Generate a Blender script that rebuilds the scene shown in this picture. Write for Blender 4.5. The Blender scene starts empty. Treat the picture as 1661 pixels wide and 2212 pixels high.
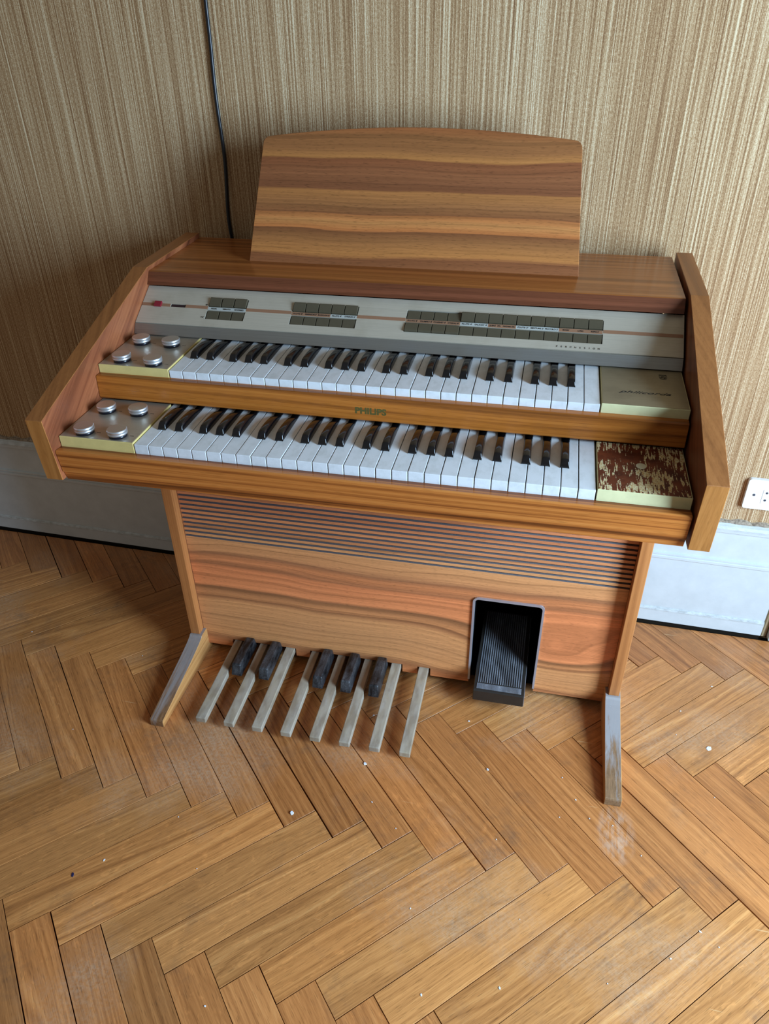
import bpy, bmesh, math, random
from mathutils import Vector, Matrix, Euler
random.seed(7)
S = bpy.context.scene
COL = S.collection

# ------------------------------------------------------------------ camera
cam_d = bpy.data.cameras.new('camera')
cam = bpy.data.objects.new('camera', cam_d); COL.objects.link(cam)
cam.location = (0.24804, -0.86969, 1.25135)
cam.rotation_euler = Euler((0.984102, 0.012929, 0.215163), 'XYZ')
cam_d.sensor_fit = 'HORIZONTAL'; cam_d.sensor_width = 36.0
cam_d.lens = 1601.05 / 1661 * 36.0
cam_d.clip_start = 0.02
S.camera = cam

# ------------------------------------------------------------------ light
W = bpy.data.worlds.new('world'); S.world = W; W.use_nodes = True
W.node_tree.nodes['Background'].inputs[0].default_value = (1.0, 0.96, 0.86, 1)
W.node_tree.nodes['Background'].inputs[1].default_value = 0.185
def area(name, loc, target, sx, sy, power, color):
    d = bpy.data.lights.new(name, 'AREA'); d.shape = 'RECTANGLE'; d.size = sx; d.size_y = sy
    d.energy = power; d.color = color
    o = bpy.data.objects.new(name, d); COL.objects.link(o); o.location = loc
    o.rotation_euler = (Vector(target) - Vector(loc)).to_track_quat('-Z', 'Y').to_euler()
    return o
area('window_daylight', (1.60, -0.57, 1.06), (0.55, -0.46, 0.86), 0.64, 1.05, 108, (0.52, 0.75, 1.0))
S.view_settings.view_transform = 'Standard'
S.view_settings.look = 'None'
S.view_settings.gamma = 1.0
S.view_settings.use_curve_mapping = False
S.view_settings.exposure = 0.0

# ------------------------------------------------------------------ helpers
def lin(r, g, b):
    f = lambda c: (c/255/12.92) if c/255 <= 0.04045 else ((c/255+0.055)/1.055)**2.4
    return (f(r), f(g), f(b), 1)

class NT:
    """tiny node-building helper"""
    def __init__(s, name):
        m = bpy.data.materials.new(name); m.use_nodes = True
        s.m = m; s.t = m.node_tree; s.b = s.t.nodes['Principled BSDF']
    def n(s, kind, **kw):
        nd = s.t.nodes.new(kind)
        for k, v in kw.items(): setattr(nd, k, v)
        return nd
    def set(s, sock, v):
        if isinstance(v, bpy.types.NodeSocket): s.t.links.new(v, sock)
        elif v is not None:
            if hasattr(sock.default_value, '__len__') and not hasattr(v, '__len__'):
                sock.default_value = [v]*len(sock.default_value)
            else: sock.default_value = v
    def obj(s): return s.n('ShaderNodeTexCoord').outputs['Object']
    def pos(s): return s.n('ShaderNodeNewGeometry').outputs['Position']
    def map(s, vec, scale=(1,1,1), loc=(0,0,0), rot=(0,0,0)):
        nd = s.n('ShaderNodeMapping'); s.set(nd.inputs['Vector'], vec)
        nd.inputs['Scale'].default_value = scale; nd.inputs['Rotation'].default_value = rot
        s.set(nd.inputs['Location'], loc)
        return nd.outputs[0]
    def noise(s, vec, scale=1.0, detail=3, rough=0.5, dist=0.0, dim='3D', w=None):
        nd = s.n('ShaderNodeTexNoise', noise_dimensions=dim)
        if dim != '1D': s.set(nd.inputs['Vector'], vec)
        if w is not None: s.set(nd.inputs['W'], w)
        nd.inputs['Scale'].default_value = scale; nd.inputs['Detail'].default_value = detail
        nd.inputs['Roughness'].default_value = rough; nd.inputs['Distortion'].default_value = dist
        return nd.outputs[0]
    def math(s, op, a, b=None, c=None, clamp=False):
        nd = s.n('ShaderNodeMath', operation=op, use_clamp=clamp)
        s.set(nd.inputs[0], a)
        if b is not None: s.set(nd.inputs[1], b)
        if c is not None: s.set(nd.inputs[2], c)
        return nd.outputs[0]
    def ramp(s, fac, stops, interp='LINEAR'):
        nd = s.n('ShaderNodeValToRGB'); s.set(nd.inputs[0], fac)
        cr = nd.color_ramp; cr.interpolation = interp
        while len(cr.elements) < len(stops): cr.elements.new(0.5)
        for e, (p, c) in zip(cr.elements, stops):
            e.position = p; e.color = c if len(c) == 4 else (*c, 1)
        return nd.outputs[0]
    def mix(s, fac, a, b, mode='MIX'):
        nd = s.n('ShaderNodeMix', data_type='RGBA', blend_type=mode)
        s.set(nd.inputs[0], fac); s.set(nd.inputs[6], a); s.set(nd.inputs[7], b)
        return nd.outputs[2]
    def sep(s, vec):
        nd = s.n('ShaderNodeSeparateXYZ'); s.set(nd.inputs[0], vec); return nd.outputs
    def bump(s, h, strength=0.2, dist=0.001):
        nd = s.n('ShaderNodeBump'); s.set(nd.inputs['Height'], h)
        nd.inputs['Strength'].default_value = strength; nd.inputs['Distance'].default_value = dist
        s.set(s.b.inputs['Normal'], nd.outputs[0])
    def out(s, color=None, rough=None, metal=None, spec=None, coat=None):
        s.set(s.b.inputs['Base Color'], color)
        if rough is not None: s.set(s.b.inputs['Roughness'], rough)
        if metal is not None: s.set(s.b.inputs['Metallic'], metal)
        if spec is not None: s.b.inputs['Specular IOR Level'].default_value = spec
        if coat is not None:
            s.b.inputs['Coat Weight'].default_value = coat; s.b.inputs['Coat Roughness'].default_value = 0.15
        return s.m

def g(v): return (v, v, v, 1)

def plain(name, rgb, rough=0.5, metal=0.0, spec=0.5, var=0.12, scale=60):
    t = NT(name)
    n = t.noise(t.map(t.obj()), scale, 4, 0.6)
    c = lin(*rgb)
    col = t.ramp(n, [(0.3, tuple(x*(1-var) for x in c[:3])), (0.7, tuple(min(1, x*(1+var)) for x in c[:3]))])
    t.bump(n, 0.08, 0.0004)
    return t.out(col, rough, metal, spec)

def veneer(name, stops, axis='X', bands=26.0, wob=1.6, seed=0.0, rough=0.38, coat=0.0, rot=(0,0,0), pore=0.35, spec=0.33, figure=1.0, nscale=5.0):
    """wood veneer: contour-following bands, fine fibre streaks and dark pores; grain along `axis`"""
    t = NT(name)
    o = t.map(t.obj(), loc=(seed, seed*1.7, seed*0.6), rot=rot)
    sx = {'X': (0.16*figure, 1, 1), 'Y': (1, 0.16*figure, 1), 'Z': (1, 1, 0.16*figure)}[axis]
    low = t.noise(t.map(o, scale=sx), nscale, 2, 0.45, 0.4)
    x, y, z = t.sep(o)
    across = {'X': t.math('ADD', z, y), 'Y': t.math('ADD', x, z), 'Z': t.math('ADD', x, y)}[axis]
    f = t.math('MULTIPLY_ADD', across, bands, t.math('MULTIPLY', low, wob*6))
    band = t.noise(None, 1.0, 4, 0.62, dim='1D', w=f)
    st = {'X': (3, 240, 240), 'Y': (240, 3, 240), 'Z': (240, 240, 3)}[axis]
    fine = t.noise(t.map(o, scale=st), 1.0, 3, 0.6, 0.15)
    po = {'X': (38, 620, 620), 'Y': (620, 38, 620), 'Z': (620, 620, 38)}[axis]
    pr = t.noise(t.map(o, scale=po), 1.0, 1, 0.5)
    v = t.math('MULTIPLY_ADD', t.math('SUBTRACT', fine, 0.5), 0.35, band)
    col = t.ramp(v, [(p, lin(*c)) for p, c in stops])
    pm = t.ramp(pr, [(0.28, g(1-pore)), (0.42, g(1.0))])
    col = t.mix(1.0, col, pm, 'MULTIPLY')
    t.bump(t.math('ADD', fine, t.math('MULTIPLY', pr, 0.6)), 0.10, 0.0004)
    r = t.math('MULTIPLY_ADD', fine, 0.15, rough-0.07)
    return t.out(col, r, 0, spec, coat if coat else None)

def flitch(name, z0, z1, stops, wave=0.035, wscale=2.4, streak=0.5, rough=0.36, seed=0.0, knot=None, spec=0.33, soft=0.30, gain=1.0):
    """one matched sheet of veneer: broad bands stacked in height, gently waving along x, with fine grain and pores"""
    t = NT(name); o = t.map(t.obj(), loc=(seed, 0, 0))
    mean = [sum(c[i] for _, c in stops)/len(stops) for i in range(3)]
    stops = [(p, tuple(min(255, (c[i]*(1-soft)+mean[i]*soft)*gain) for i in range(3))) for p, c in stops]
    x, y, z = t.sep(o)
    low = t.noise(t.map(o, scale=(1, 0, 2.5)), wscale, 2, 0.4, 0.2)
    h = t.math('DIVIDE', t.math('SUBTRACT', z, z0), z1-z0)
    h = t.math('ADD', h, t.math('MULTIPLY', t.math('SUBTRACT', low, 0.5), wave*6))
    if knot:
        # cathedral figure: the bands are lifted in nested arches around a point
        kx, kz, kr, ka = knot
        dx = t.math('DIVIDE', t.math('SUBTRACT', x, kx+seed), kr*2.2); dz = t.math('DIVIDE', t.math('SUBTRACT', z, kz), kr)
        d = t.math('ADD', t.math('MULTIPLY', dx, dx), t.math('MULTIPLY', dz, dz))
        h = t.math('ADD', h, t.math('MULTIPLY', t.math('POWER', 2.718, t.math('MULTIPLY', d, -1.0)), ka))
    hf = t.noise(None, 1.0, 4, 0.7, dim='1D', w=t.math('MULTIPLY_ADD', h, 34.0, t.math('MULTIPLY', low, 3.0)))
    hh = t.math('ADD', h, t.math('MULTIPLY', t.math('SUBTRACT', hf, 0.5), 0.035))
    col = t.ramp(hh, [(p, lin(*c)) for p, c in stops])
    col = t.mix(1.0, col, t.ramp(hf, [(0.3, g(1-0.42*streak)), (0.45, g(1-0.1*streak)), (0.65, g(1+0.12*streak))]), 'MULTIPLY')
    fine = t.noise(t.map(o, scale=(4, 300, 300)), 1.0, 3, 0.65, 0.15)
    pr = t.noise(t.map(o, scale=(85, 760, 760)), 1.0, 1, 0.5)
    col = t.mix(1.0, col, t.ramp(fine, [(0.3, g(0.86)), (0.7, g(1.1))]), 'MULTIPLY')
    col = t.mix(1.0, col, t.ramp(pr, [(0.27, g(0.70)), (0.42, g(1.0))]), 'MULTIPLY')
    t.bump(t.math('ADD', fine, pr), 0.08, 0.0004)
    return t.out(col, t.math('MULTIPLY_ADD', fine, 0.15, rough-0.07), 0, spec)

def brushed(name, rgb, rough=0.32, metal=0.9, axis='X', blotch=0.25, bc=(120, 105, 85)):
    t = NT(name); o = t.obj()
    st = {'X': (8, 1800, 1800), 'Y': (1800, 8, 1800)}[axis]
    fine = t.noise(t.map(o, scale=st), 1.0, 2, 0.6)
    bl = t.noise(o, 14.0, 5, 0.6)
    c = lin(*rgb)
    col = t.ramp(fine, [(0.25, tuple(x*0.86 for x in c[:3])), (0.75, tuple(min(1, x*1.1) for x in c[:3]))])
    col = t.mix(t.ramp(bl, [(0.5, g(0)), (0.75, g(blotch))]), col, lin(*bc))
    t.bump(fine, 0.08, 0.0002)
    r = t.math('MULTIPLY_ADD', bl, 0.3, rough-0.12)
    return t.out(col, r, metal)

def mesh_obj(name, bm, mats, parent=None, loc=None, smooth=False):
    me = bpy.data.meshes.new(name)
    bmesh.ops.recalc_face_normals(bm, faces=bm.faces)
    bm.to_mesh(me); bm.free()
    if not isinstance(mats, (list, tuple)): mats = [mats]
    for m in mats: me.materials.append(m)
    if smooth:
        for p in me.polygons: p.use_smooth = True
    o = bpy.data.objects.new(name, me); COL.objects.link(o)
    if loc is not None: o.location = loc
    adopt(o, parent)
    return o

def adopt(o, parent):
    if parent is not None:
        o.parent = parent
        P = Matrix.Identity(4); q = parent
        while q is not None:
            P = (Matrix.Translation(q.location) @ q.rotation_euler.to_matrix().to_4x4()) if q.parent is None else P
            q = q.parent
        # children of parts sit in the same world frame: every part keeps identity relative to the thing
        o.matrix_parent_inverse = world_of(parent).inverted()

def world_of(o):
    m = Matrix.Translation(o.location) @ o.rotation_euler.to_matrix().to_4x4()
    if o.parent is not None: m = world_of(o.parent) @ o.matrix_parent_inverse @ m
    return m

def bevel(bm, w, seg=2, edges=None):
    bmesh.ops.bevel(bm, geom=list(edges or bm.edges), offset=w, segments=seg, affect='EDGES', profile=0.6, clamp_overlap=True)

def box_bm(x0, x1, y0, y1, z0, z1, bv=0.0, seg=1, bm=None):
    bm2 = bmesh.new()
    bmesh.ops.create_cube(bm2, size=1)
    for v in bm2.verts:
        v.co = Vector(((x0+x1)/2 + v.co.x*(x1-x0), (y0+y1)/2 + v.co.y*(y1-y0), (z0+z1)/2 + v.co.z*(z1-z0)))
    if bv: bevel(bm2, bv, seg)
    if bm is None: return bm2
    merge(bm, bm2); return bm

def merge(bm, other, mat=None, M=None):
    vm = {}
    for v in other.verts: vm[v] = bm.verts.new(M @ v.co if M else v.co)
    for f in other.faces:
        try: nf = bm.faces.new([vm[v] for v in f.verts])
        except ValueError: continue
        nf.material_index = f.material_index if mat is None else mat
        nf.smooth = f.smooth
    other.free()

def prism_bm(prof, x0, x1, bv=0.0, seg=1):
    """profile of (y, z) points swept along x"""
    bm = bmesh.new()
    a = [bm.verts.new((x0, y, z)) for y, z in prof]
    b = [bm.verts.new((x1, y, z)) for y, z in prof]
    bm.faces.new(a); bm.faces.new(b[::-1])
    for i in range(len(prof)):
        j = (i+1) % len(prof)
        bm.faces.new((a[i], b[i], b[j], a[j]))
    bmesh.ops.recalc_face_normals(bm, faces=bm.faces)
    if bv: bevel(bm, bv, seg)
    return bm

def poly_bm(pts, axis_map, d0, d1, bv=0.0, seg=1):
    """2-D outline extruded: axis_map(u, v, d) -> xyz"""
    bm = bmesh.new()
    a = [bm.verts.new(axis_map(u, v, d0)) for u, v in pts]
    b = [bm.verts.new(axis_map(u, v, d1)) for u, v in pts]
    bm.faces.new(a); bm.faces.new(b[::-1])
    for i in range(len(pts)):
        j = (i+1) % len(pts); bm.faces.new((a[i], b[i], b[j], a[j]))
    bmesh.ops.recalc_face_normals(bm, faces=bm.faces)
    if bv: bevel(bm, bv, seg)
    return bm

def paint_faces(bm, fn):
    bmesh.ops.recalc_face_normals(bm, faces=bm.faces)
    for f in bm.faces: f.normal_update(); f.material_index = fn(f.normal)

def lathe_bm(prof, n=40, mats=None):
    bm = bmesh.new(); rings = []
    for r, z in prof:
        rings.append([bm.verts.new((r*math.cos(2*math.pi*k/n), r*math.sin(2*math.pi*k/n), z)) for k in range(n)])
    for i in range(len(rings)-1):
        for k in range(n):
            f = bm.faces.new((rings[i][k], rings[i][(k+1) % n], rings[i+1][(k+1) % n], rings[i+1][k]))
            f.smooth = abs(prof[i+1][1]-prof[i][1]) > 0.002
            if mats: f.material_index = mats[i]
    bm.faces.new(rings[0][::-1]); f = bm.faces.new(rings[-1])
    if mats: f.material_index = mats[-1]
    return bm

def tag(o, label=None, cat=None, group=None, kind=None):
    if label: o['label'] = label
    if cat: o['category'] = cat
    if group: o['group'] = group
    if kind: o['kind'] = kind
    return o

def text_obj(name, body, size, M, mat, parent, depth=0.00012, align='LEFT', sx=1.0, shear=0.0, offset=0.0, space=1.0, width=None):
    """flat printed lettering: text converted to a mesh, placed by matrix M (local x right, y up)"""
    c = bpy.data.curves.new(name, 'FONT'); c.body = body; c.size = size; c.align_x = align; c.align_y = 'CENTER'
    c.shear = shear; c.offset = offset; c.space_character = space; c.resolution_u = 3; c.extrude = depth
    tmp = bpy.data.objects.new(name+'_curve', c); COL.objects.link(tmp)
    dg = bpy.context.evaluated_depsgraph_get(); dg.update()
    me = bpy.data.meshes.new_from_object(tmp.evaluated_get(dg))
    bpy.data.objects.remove(tmp); bpy.data.curves.remove(c)
    xs = [v.co.x for v in me.vertices]
    if width and xs:
        k = width/(max(xs)-min(xs)); x0 = min(xs) if align == 'LEFT' else 0
        for v in me.vertices: v.co.x = (v.co.x-x0)*k
    else:
        for v in me.vertices: v.co.x *= sx
    me.transform(M); me.name = name
    me.materials.clear(); me.materials.append(mat)
    o = bpy.data.objects.new(name, me); COL.objects.link(o); adopt(o, parent)
    return o

# ------------------------------------------------------------------ materials
def wallpaper():
    t = NT('wallpaper_grasscloth'); o = t.pos()
    x, y, z = t.sep(o)
    def strand(f, det, seed, zs): 
        return t.noise(t.map(o, scale=(f, 0, zs), loc=(seed, 0, seed)), 1.0, det, 0.6)
    wide = strand(110, 2, 3.1, 0.25)
    mid = strand(300, 2, 7.7, 0.5)
    fine = strand(620, 1, 1.3, 4.0)
    weave = t.noise(t.map(o, scale=(480, 0, 210), loc=(2, 0, 4)), 1.0, 2, 0.7)
    weave2 = t.noise(t.map(o, scale=(900, 0, 600), loc=(5, 0, 1)), 1.0, 1, 0.5)
    v = t.math('MULTIPLY_ADD', wide, 0.22, t.math('MULTIPLY', mid, 0.86))
    v = t.math('MULTIPLY_ADD', fine, 0.62, v)
    v = t.math('MULTIPLY_ADD', weave, 0.52, v)
    v = t.math('MULTIPLY_ADD', weave2, 0.45, v)
    v = t.math('SUBTRACT', v, 0.835)
    col = t.ramp(v, [(0.25, lin(124, 88, 57)), (0.42, lin(156, 120, 83)), (0.56, lin(187, 155, 117)), (0.76, lin(224, 204, 170))])
    hue = t.noise(t.map(o, scale=(3.2, 0, 0.25)), 1.0, 2, 0.5)
    col = t.mix(t.ramp(hue, [(0.35, g(0)), (0.65, g(0.35))]), col, t.mix(1.0, col, lin(236, 224, 205), 'MULTIPLY'))
    t.bump(v, 0.35, 0.0012)
    return t.out(col, 0.75, 0, 0.25)

def parquet():
    t = NT('oak_parquet')
    oi = t.n('ShaderNodeObjectInfo')
    r = oi.outputs['Random']; tint = oi.outputs['Color']
    off = t.n('ShaderNodeCombineXYZ'); t.set(off.inputs[0], t.math('MULTIPLY', r, 37.0)); t.set(off.inputs[1], t.math('MULTIPLY', r, 91.0))
    o = t.map(t.obj(), loc=off.outputs[0])
    low = t.noise(t.map(o, scale=(0.9, 7, 7)), 1.0, 2, 0.5, 0.6)
    x, y, z = t.sep(o)
    f = t.math('MULTIPLY_ADD', y, 90.0, t.math('MULTIPLY', low, 14.0))
    ring = t.noise(None, 1.0, 3, 0.65, dim='1D', w=f)
    fib = t.noise(t.map(o, scale=(9, 330, 330)), 1.0, 3, 0.65, 0.2)
    pore = t.noise(t.map(o, scale=(42, 720, 720)), 1.0, 1, 0.5)
    ray = t.noise(t.map(o, scale=(40, 90, 90), rot=(0, 0, 0.5), loc=(9, 1, 0)), 1.0, 2, 0.5, 1.2)
    v = t.math('MULTIPLY_ADD', t.math('SUBTRACT', fib, 0.5), 0.45, t.math('MULTIPLY_ADD', t.math('SUBTRACT', ring, 0.5), 0.65, 0.5))
    col = t.ramp(v, [(0.22, lin(136, 86, 48)), (0.42, lin(182, 122, 70)), (0.58, lin(206, 142, 84)), (0.8, lin(230, 170, 108))])
    col = t.mix(1.0, col, tint, 'MULTIPLY')
    rm = t.math('MULTIPLY', t.ramp(ray, [(0.60, g(0)), (0.67, g(1))]), t.ramp(t.math('FRACT', t.math('MULTIPLY', r, 7.3)), [(0.55, g(0)), (0.6, g(0.5))]))
    col = t.mix(rm, col, t.mix(1.0, col, g(1.35), 'MULTIPLY'))
    col = t.mix(1.0, col, t.ramp(pore, [(0.27, g(0.62)), (0.42, g(1))]), 'MULTIPLY')
    # grime, dust and scratches lie on the floor as a whole
    p = t.pos()
    grime = t.noise(p, 5.5, 5, 0.65)
    gr2 = t.noise(p, 30.0, 4, 0.7)
    gm = t.math('MULTIPLY', t.ramp(grime, [(0.50, g(0)), (0.66, g(1))]), t.ramp(gr2, [(0.42, g(0)), (0.65, g(1))]))
    col = t.mix(t.math('MULTIPLY', gm, 0.45), col, lin(88, 68, 52))
    dust = t.math('MULTIPLY', t.ramp(t.noise(t.map(p, loc=(4, 2, 0)), 3.2, 4, 0.6), [(0.50, g(0)), (0.72, g(1))]), t.ramp(t.noise(p, 160, 3, 0.7), [(0.35, g(0.2)), (0.65, g(1))]))
    col = t.mix(t.math('MULTIPLY', dust, 0.42), col, lin(196, 176, 150))
    # the worn dusty streak in front of the right foot
    px, py, pz = t.sep(p)
    dx = t.math('DIVIDE', t.math('SUBTRACT', px, 0.475), 0.035); dy = t.math('DIVIDE', t.math('SUBTRACT', py, 0.005), 0.06)
    d2 = t.math('ADD', t.math('MULTIPLY', dx, dx), t.math('MULTIPLY', dy, dy))
    sp = t.math('MULTIPLY', t.ramp(t.math('MULTIPLY', d2, 0.5), [(0.1, g(1)), (0.6, g(0))]), t.ramp(t.noise(t.map(p, scale=(3, 1, 1)), 30, 4, 0.7), [(0.42, g(0)), (0.62, g(1))]))
    col = t.mix(t.math('MULTIPLY', sp, 0.30), col, lin(205, 196, 180))
    sc = t.noise(t.map(p, scale=(9, 160, 1), rot=(0, 0, 0.9)), 1.0, 1, 0.4, 0.4)
    col = t.mix(t.ramp(sc, [(0.775, g(0)), (0.80, g(0.35))]), col, lin(225, 190, 140))
    t.bump(t.math('ADD', fib, t.math('MULTIPLY', pore, 0.5)), 0.25, 0.0006)
    rr = t.math('ADD', t.math('MULTIPLY_ADD', fib, 0.14, 0.26), t.math('MULTIPLY', t.math('ADD', gm, dust), 0.2))
    return t.out(col, rr, 0, 0.45)

def dusty_wood(name, stops, dust_amt, seed=0.0, gy0=0.0, gy1=1.0, patch=9.0):
    t = NT(name); o = t.obj()
    fib = t.noise(t.map(o, scale=(300, 6, 300), loc=(seed, 0, 0)), 1.0, 3, 0.6)
    col = t.ramp(fib, [(p, lin(*c)) for p, c in stops])
    x, y, z = t.sep(o)
    gr = t.n('ShaderNodeMapRange'); t.set(gr.inputs[0], y); gr.inputs[1].default_value = gy0; gr.inputs[2].default_value = gy1
    streak = t.noise(t.map(o, scale=(90, patch, 20), loc=(0, seed, 0)), 1.0, 4, 0.65, 0.5)
    d = t.math('MULTIPLY', t.ramp(t.math('MULTIPLY_ADD', gr.outputs[0], 0.45, t.math('SUBTRACT', streak, 0.15)), [(0.38, g(0)), (0.62, g(1))]), dust_amt)
    col = t.mix(d, col, lin(150, 148, 148))
    sp = t.noise(o, 700, 2, 0.6)
    col = t.mix(t.ramp(sp, [(0.7, g(0)), (0.75, g(0.5*dust_amt))]), col, lin(235, 235, 240))
    t.bump(t.noise(o, 500, 3, 0.6), 0.2*dust_amt, 0.0006)
    return t.out(col, 0.55, 0, 0.3)

def peeled_glue():
    t = NT('peeled_glue_residue'); o = t.obj()
    st = t.noise(t.map(o, scale=(360, 48, 10)), 1.0, 2, 0.5, 0.4)
    sp = t.noise(t.map(o, loc=(3, 3, 0)), 420, 2, 0.6)
    area_ = t.noise(t.map(o, scale=(1, 1.2, 1), loc=(0.6, 2, 0)), 17, 2, 0.5)
    v = t.math('MULTIPLY_ADD', t.math('SUBTRACT', area_, 0.5), 0.7, st)
    v = t.math('MULTIPLY_ADD', t.math('SUBTRACT', sp, 0.5), 0.25, v)
    m = t.ramp(v, [(0.525, g(0)), (0.55, g(1))])
    brown = t.ramp(t.noise(o, 40, 4, 0.6), [(0.35, lin(74, 30, 18)), (0.7, lin(124, 60, 34))])
    cream = t.ramp(sp, [(0.35, lin(190, 145, 84)), (0.6, lin(214, 202, 160))])
    col = t.mix(m, brown, cream)
    t.bump(m, 0.4, 0.0004)
    return t.out(col, t.math('MULTIPLY_ADD', m, 0.2, 0.5), 0, 0.25)

def paint_white(name, rgb=(204, 208, 208)):
    t = NT(name); o = t.pos()
    n = t.noise(o, 25, 5, 0.65); sp = t.noise(t.map(o, scale=(1, 1, 1), loc=(7, 1, 0)), 110, 3, 0.6)
    col = t.ramp(n, [(0.3, lin(*[c*0.95 for c in rgb])), (0.7, lin(*rgb))])
    x, y, z = t.sep(o)
    # blotchy darker lines under the mouldings, at the plinth edge and the bottom
    def line(zc, w): 
        d = t.math('ABSOLUTE', t.math('SUBTRACT', z, zc)); return t.math('SUBTRACT', 1.0, t.math('DIVIDE', d, w), clamp=True)
    dl = t.math('ADD', line(0.046, 0.007), t.math('MULTIPLY', line(0.300, 0.012), 0.7), clamp=True)
    dl = t.math('ADD', dl, line(0.0, 0.012), clamp=True)
    dark_blot = t.math('MULTIPLY', dl, t.ramp(t.noise(t.map(o, scale=(1, 1, 3)), 60, 4, 0.7), [(0.38, g(0)), (0.62, g(1))]))
    col = t.mix(t.math('MULTIPLY', dark_blot, 0.55), col, lin(120, 112, 100))
    col = t.mix(t.ramp(sp, [(0.745, g(0)), (0.77, g(0.5))]), col, lin(120, 100, 80))
    t.bump(t.noise(o, 130, 4, 0.6), 0.12, 0.0006)
    return t.out(col, 0.42, 0, 0.4)

M = {}
M['wallpaper'] = wallpaper()
M['parquet'] = parquet()
M['subfloor'] = plain('dark_subfloor', (34, 27, 20), 0.95, spec=0.1)
M['skirting'] = paint_white('gloss_white_paint')
M['rubble'] = plain('torn_plaster_edge', (150, 135, 118), 0.95, var=0.5, scale=180, spec=0.1)
M['bare_wood'] = veneer('bare_timber_strip', [(0.3, (95, 78, 58)), (0.5, (150, 128, 96)), (0.7, (185, 165, 130))], 'Z', 60, seed=3, rough=0.7)
M['plastic_white'] = plain('white_socket_plastic', (232, 234, 232), 0.3, var=0.03)
M['shutter'] = plain('grey_shutter_hole', (60, 60, 70), 0.6)
M['cable'] = plain('black_cable_rubber', (20, 21, 27), 0.35, var=0.05)

M['rest'] = flitch('walnut_music_rest', 0.879, 1.090, [(0.0, (150, 90, 54)), (0.07, (128, 74, 44)), (0.10, (196, 128, 66)), (0.20, (152, 98, 54)), (0.265, (112, 66, 38)), (0.275, (198, 116, 60)), (0.33, (206, 138, 76)), (0.385, (186, 110, 58)), (0.395, (120, 72, 42)),
    (0.46, (152, 98, 56)), (0.56, (176, 114, 60)), (0.575, (112, 64, 40)), (0.68, (134, 80, 50)), (0.785, (126, 70, 42)), (0.80, (188, 124, 64)), (0.86, (150, 96, 54)), (0.95, (142, 90, 50)), (1.0, (158, 92, 50))], 0.020, 2.6, 0.55, 0.38, 0.7, gain=0.97)
M['kick'] = flitch('walnut_kick_panel', 0.02, 0.48, [(0.0, (206, 124, 74)), (0.05, (150, 96, 60)), (0.08, (206, 142, 88)), (0.20, (196, 138, 88)), (0.30, (208, 146, 92)), (0.325, (138, 88, 56)), (0.345, (196, 130, 80)), (0.385, (122, 80, 52)), (0.40, (218, 130, 80)),
    (0.50, (214, 124, 76)), (0.515, (140, 86, 56)), (0.55, (204, 124, 76)), (0.575, (132, 86, 58)), (0.60, (202, 140, 90)), (0.68, (206, 148, 96)), (0.75, (184, 118, 76)), (0.80, (200, 130, 84)), (0.88, (176, 104, 68)), (1.0, (190, 120, 78))], 0.018, 2.0, 0.75, 0.42, 0.3, (0.345, 0.13, 0.075, 0.20), gain=1.07)
M['top'] = veneer('walnut_top_board', [(0.28, (118, 66, 28)), (0.5, (156, 92, 44)), (0.72, (178, 110, 56))], 'X', 60, 0.5, seed=2.2, rough=0.22, pore=0.15)
M['lip'] = veneer('dark_mahogany_lip', [(0.25, (82, 42, 24)), (0.5, (104, 56, 34)), (0.75, (122, 68, 44))], 'X', 60, 0.4, seed=5.2, rough=0.38, pore=0.2)
M['rail'] = veneer('golden_walnut_rail', [(0.26, (88, 46, 16)), (0.40, (142, 80, 30)), (0.52, (172, 100, 38)), (0.72, (196, 122, 52))], 'X', 55, 0.8, seed=6.4, rough=0.28, pore=0.2, nscale=3.0)
M['rail2'] = veneer('golden_walnut_key_slip', [(0.30, (84, 42, 18)), (0.42, (140, 76, 32)), (0.52, (182, 108, 48)), (0.72, (206, 132, 66))], 'X', 60, 0.7, seed=9.4, rough=0.28, pore=0.2, nscale=2.6)
M['cheek_edge'] = veneer('plain_beech_edging', [(0.25, (126, 76, 38)), (0.5, (148, 92, 48)), (0.75, (162, 104, 56))], 'Y', 55, 0.4, seed=7.0, rough=0.42, pore=0.12)
M['cheek_front'] = veneer('beech_edging_front', [(0.25, (138, 86, 40)), (0.5, (164, 106, 52)), (0.75, (182, 122, 64))], 'Z', 60, 0.5, seed=8.0, rough=0.42, pore=0.12)
M['cheek_face'] = veneer('walnut_cheek_face', [(0.22, (78, 40, 24)), (0.40, (118, 64, 40)), (0.55, (140, 80, 50)), (0.76, (160, 98, 62))], 'Y', 30, 1.4, seed=11.0, rough=0.36, pore=0.2, rot=(-0.62, 0, 0), nscale=4.0)
M['post'] = veneer('beech_post', [(0.25, (150, 92, 50)), (0.5, (176, 112, 62)), (0.75, (194, 128, 74))], 'Z', 60, 0.5, seed=12.0, rough=0.4, pore=0.12)
M['foot_side'] = veneer('beech_foot_side', [(0.25, (166, 112, 62)), (0.5, (190, 136, 80)), (0.75, (204, 152, 94))], 'Y', 60, 0.5, seed=13.0, rough=0.45, pore=0.12)
M['foot_top_l'] = dusty_wood('dusty_foot_top', [(0.3, (104, 72, 46)), (0.7, (142, 102, 68))], 0.6, 0.3, 0.02, 0.40, 5.0)
M['foot_top_r'] = dusty_wood('heavily_dusted_foot_top', [(0.3, (110, 82, 56)), (0.7, (142, 108, 76))], 0.85, 5.1, 0.10, 0.27, 16.0)
M['slat_dust'] = plain('dust_on_slat_edges', (118, 112, 112), 0.9, var=0.35, scale=900, spec=0.1)
M['black_inside'] = plain('black_interior', (9, 8, 8), 0.9, var=0.2, spec=0.1)
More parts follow.
